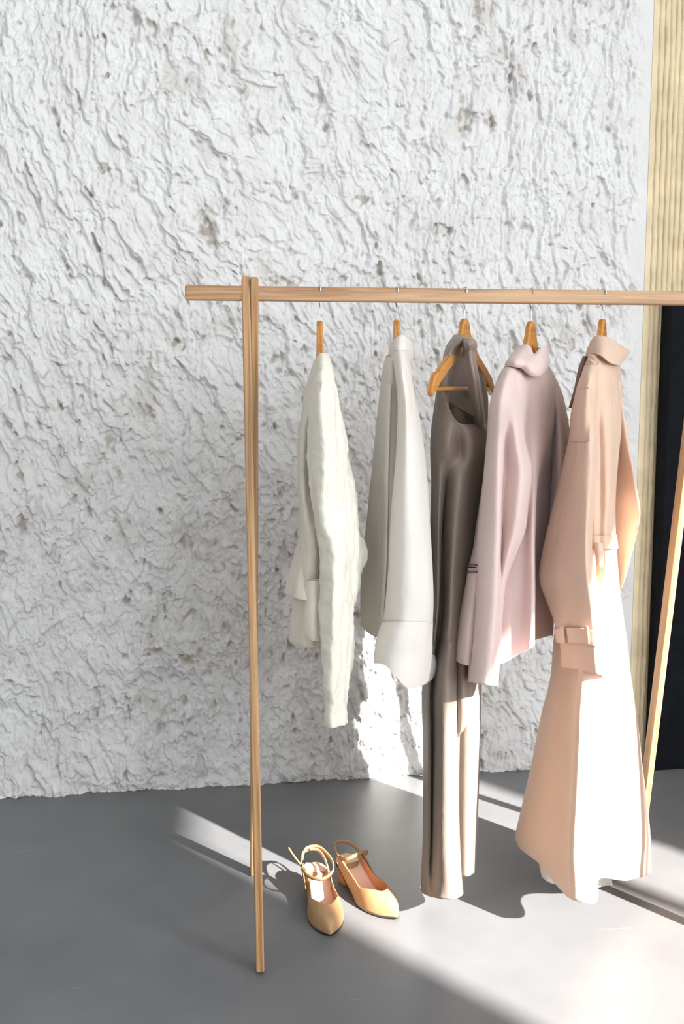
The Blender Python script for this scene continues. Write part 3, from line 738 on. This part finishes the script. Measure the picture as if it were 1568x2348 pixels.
st = cloth('cuff_strap', [
    R(1437, (1273.5, -12, 3), (1290, -16, 2), (1320, -20.6, 2), (1350, -24.6, 6), (1366, -25, 9), (1376, -18.5, 9)),
    R(1474, (1279, -12, -1), (1296, -16, 0), (1323, -20.6, 0), (1353, -24.6, 4), (1368, -25, 8), (1377, -18.5, 8))], MAT['trench'], g, 9, nv=16, seed=88, cap=False, thick=.003, wr=(1, 60, 20))
for px, dy in ((1289, -16.5), (1344, -24.6)):
    cloth('strap_loop', [R(1435, (px-4, dy), (px+4, dy-1)), R(1476, (px, dy), (px+8, dy-1))], MAT['trench'], st, 0, nu=6, nv=10, open_=True, thick=.003)
lp = [at(x_, y_, YR+dy/100) for x_, y_, dy in ((1349, 818, -17), (1352, 814, -18.5), (1360, 816, -19), (1367, 824, -18.5), (1371, 833, -17.5), (1366, 834, -17.5), (1358, 829, -18), (1352, 823, -18))]
wparent(link('hanging_loop', tube_mesh('hanging_loop', smooth_path(lp, 40), .0016, 6), MAT['trench']), g)
cloth('shoulder_flap', [
    R(892, (1327, -16.5), (1336, -22.5), (1346, -24.6), (1355, -23.8)),
    R(950, (1314, -14), (1326, -20.5), (1341, -23.6), (1354, -23.2)),
    R(1012, (1306, -10.5), (1316, -16.2), (1333, -21), (1353, -24))], MAT['trench'], g, 0, nu=30, nv=40, open_=True, thick=.002)
cloth('collar', [
    R(777, (1356, -1, 10), (1365, -6, -4), (1378, -8, -5), (1392, -8, -1), (1408, -6, 8), (1426, -2, 18), (1442, 3, 28)),
    R(800, (1349, -2, 0), (1362, -9, -6), (1378, -12.5, -4), (1396, -12.5, 4), (1413, -9.5, 10), (1428, -4, 14), (1436, 2, 16)),
    R(820, (1343, -3, 0), (1360, -11, -8), (1377, -15, -3), (1395, -15.5, 11), (1410, -12.5, 17), (1419, -7, 16), (1424, 1, 8))], MAT['trench'], g, 8, seed=90, cap=False, nv=40, thick=.003)
cloth('undercollar', [
    R(816, (1338, -1), (1342, -3.5), (1346, -4)), R(850, (1326, -1), (1331, -5), (1336, -6)), R(880, (1320, -1), (1324, -5), (1330, -6)),
    R(908, (1313, -1), (1317, -4.5), (1321, -5)), R(935, (1305, -1), (1306.5, -3), (1308, -3.5))], MAT['trench_dark'], g, 1, nu=24, nv=50)
belt = cloth('belt', [
    R(1228, (1340, -12), (1359, -15.9), (1375, -16.1), (1389, -16.5), (1401, -13.8), (1411, -8)),
    R(1258, (1342, -12), (1360, -16), (1375, -16.3), (1389, -16.6), (1403, -13.8), (1414, -8), )], MAT['trench'], g, 9, nv=14, seed=92, thick=.003, cap=False, wr=(1.5, 40, 10))
cloth('belt_end', [
    R(1244, (1364, -17.5), (1371, -18.2), (1379, -18)), R(1262, (1366, -17.8), (1373, -18.6), (1382, -18)), R(1300, (1370, -17.5), (1375, -18.2), (1380, -17.6))], MAT['trench'], belt, 0, nu=12, nv=24, open_=True, thick=.003)
cloth('lining', [
    R(1900, (1240, 4), (1262, 2), (1300, 0), (1345, 1), (1400, 3)),
    R(1980, (1236, 4), (1260, 2), (1300, 0), (1345, 1), (1405, 3)),
    R(2010, (1243, 4, 2), (1262, 2, 14), (1300, 0, 22), (1345, 1, 26), (1402, 3, 20))], MAT['lining'], g, 0, nu=40, nv=30, open_=True, thick=.0015)

# ------------------------------------------------------------------ shoes
def shoe(toe, ang, mirror, label, ankle):
    t = empty('slingback_pump', (toe[0], toe[1], 0), ang); tag(t, label, 'shoe', 'pair of tan slingback pumps on the floor')
    L = .242; mx = -1 if mirror else 1
    def sole_z(s): return .004+.050*(1-sstep(.05, .62, s))+.004*sstep(.85, 1, s)
    def width(s):   # half widths (inner, outer)
        k = cubic(np.array([0, .08, .25, .45, .62, .75, .88, .97, 1.]), np.array([.013, .027, .031, .033, .041, .0385, .0255, .0098, .002]), np.atleast_1d(s)); return k
    def cx(s): return mx*.006*np.sin(np.atleast_1d(s)*math.pi)*1.0
    S = np.linspace(0, 1, 70)
    yy = L*(1-S)               # toe at origin, heel behind (+Y local)
    # upper: two sides meeting over the toe
    Su = np.unique(np.concatenate([np.linspace(.16, .76, 50), np.linspace(.76, .805, 24), np.linspace(.81, 1, 30)])); nT = 18
    Hh = cubic(np.array([.16, .4, .62, .72, .85, .95, 1.]), np.array([.056, .058, .056, .053, .042, .027, .010]), Su)
    S0 = .80
    thmax = np.where(Su < .6, .36+.40*((Su-.16)/.44)**.8, np.arccos(np.clip(.725*np.sqrt(np.clip((S0-Su)/(S0-.6), 0, 1)), 0, 1)))
    V_ = []; bm = bmesh.new()
    for side in (-1, 1):
        P = np.zeros((len(Su), nT, 3))
        for j in range(nT):
            th = thmax*j/(nT-1)
            P[:, j, 0] = cx(Su)+side*width(Su)*np.cos(th)**.8
            P[:, j, 1] = L*(1-Su)
            P[:, j, 2] = sole_z(Su)+Hh*np.sin(th)**.9
        vs = [[bm.verts.new(P[i, j]) for j in range(nT)] for i in range(len(Su))]
        for i in range(len(Su)-1):
            for j in range(nT-1):
                f = [vs[i][j], vs[i+1][j], vs[i+1][j+1], vs[i][j+1]]
                bm.faces.new(f if side < 0 else f[::-1]).smooth = True
        cc = bm.verts.new((float(cx(1.)[0]), -.0015, .008))
        for j in range(nT-1):
            f = [vs[-1][j], cc, vs[-1][j+1]]
            bm.faces.new(f if side < 0 else f[::-1]).smooth = True
    bmesh.ops.remove_doubles(bm, verts=bm.verts, dist=.0003)
    me = bpy.data.meshes.new('upper'); bm.to_mesh(me); bm.free()
    o = link('upper', me, MAT['leather'], t); me.materials.append(MAT['lining_shoe'])
    md = o.modifiers.new('thickness', 'SOLIDIFY'); md.thickness = .0022; md.offset = -1; md.material_offset = 1
    # insole and sole
    for nm, mt, dz, kw, th in (('insole', 'insole', .0035, .95, .002), ('sole', 'sole', -.002, 1.0, .004)):
        P = np.zeros((70, 11, 3))
        for j, a in enumerate(np.linspace(-1, 1, 11)):
            P[:, j, 0] = cx(S)+a*width(S)*kw; P[:, j, 1] = yy; P[:, j, 2] = sole_z(S)+dz-.0015*(1-a*a)*(1 if nm == 'insole' else 0)
        o = link(nm, grid_mesh(nm, P), MAT[mt], t); md = o.modifiers.new('thickness', 'SOLIDIFY'); md.thickness = th; md.offset = 0
    # block heel
    bm = bmesh.new(); rings = []
    for z, k in ((.0, .80), (.006, .80), (.03, .86), (.052, 1.0)):
        ring = []
        for q in range(24):
            a = 2*math.pi*q/24; c_, s_ = math.cos(a), math.sin(a)
            ring.append(bm.verts.new((mx*.003+.026*k*np.sign(c_)*abs(c_)**.6, L-.030+.026*k*np.sign(s_)*abs(s_)**.6-(1-k)*.02, z)))
        rings.append(ring)
    for A_, B_ in zip(rings[:-1], rings[1:]):
        for q in range(24): bm.faces.new((A_[q], A_[(q+1) % 24], B_[(q+1) % 24], B_[q])).smooth = True
    bm.faces.new(rings[0][::-1]); bm.faces.new(rings[-1])
    me = bpy.data.meshes.new('heel'); bm.to_mesh(me); bm.free(); link('heel', me, MAT['leather'], t)
    # straps
    def strap(nm, path, w, upv=(0, 0, 1), n=60, tilt=0):
        p = smooth_path(path, n); tn = np.gradient(p, axis=0); tn /= np.linalg.norm(tn, axis=1)[:, None]
        upv = np.array(upv, float); P = np.zeros((n, 2, 3))
        for i in range(n):
            wv = upv-tn[i]*(upv@tn[i]); wv /= np.linalg.norm(wv)+1e-9
            P[i, 0] = p[i]-wv*w/2; P[i, 1] = p[i]+wv*w/2
        o = link(nm, grid_mesh(nm, P), MAT['leather'], t); md = o.modifiers.new('thickness', 'SOLIDIFY'); md.thickness = .0026; md.offset = 0
        return o
    zb = .052
    strap('heel_strap', [(-.030, L*.60, .040), (-.030, L*.74, .062), (-.027, L*.92, .078), (-.015, L*1.03, .084), (0, L*1.055, .085), (.015, L*1.03, .084), (.027, L*.92, .078), (.030, L*.74, .062), (.030, L*.60, .040)], .0085)
    if ankle:
        an = strap('ankle_strap', [(-.028, L*.80, .078), (-.0345, L*.66, .084), (-.024, L*.50, .083), (0, L*.44, .082), (.026, L*.50, .086), (.0385, L*.66, .090), (.031, L*.82, .097), (.010, L*.95, .103), (-.012, L*.96, .100), (-.028, L*.84, .086)], .0075)
        e = strap('strap_end', [(-.031, L*.80, .076), (-.040, L*.80, .088), (-.052, L*.83, .104), (-.060, L*.87, .116)], .008, (0, 1, .2), 20)
        bk = tube_mesh('buckle', [(-.032+.001*math.sin(a), L*.78+.006*math.cos(a), .074+.006*math.sin(a)) for a in np.linspace(0, 2*math.pi, 20)], .0009, 6)
        link('buckle', bk, MAT['steel'], an)
    else:
        strap('ankle_strap', [(-.028, L*.84, .074), (-.033, L*.68, .086), (-.018, L*.62, .098), (.004, L*.62, .101), (.022, L*.66, .092), (.030, L*.76, .074)], .0085)
    return t
t1 = floor_pt(757, 2150); t2 = floor_pt(911, 2110)
shoe(t1, math.radians(4), False, 'tan leather slingback pump nearest the rack leg, ankle strap looped over it', True)
shoe(t2, math.radians(24), True, 'tan leather slingback pump nearest the taupe trousers, half in sunlight', False)
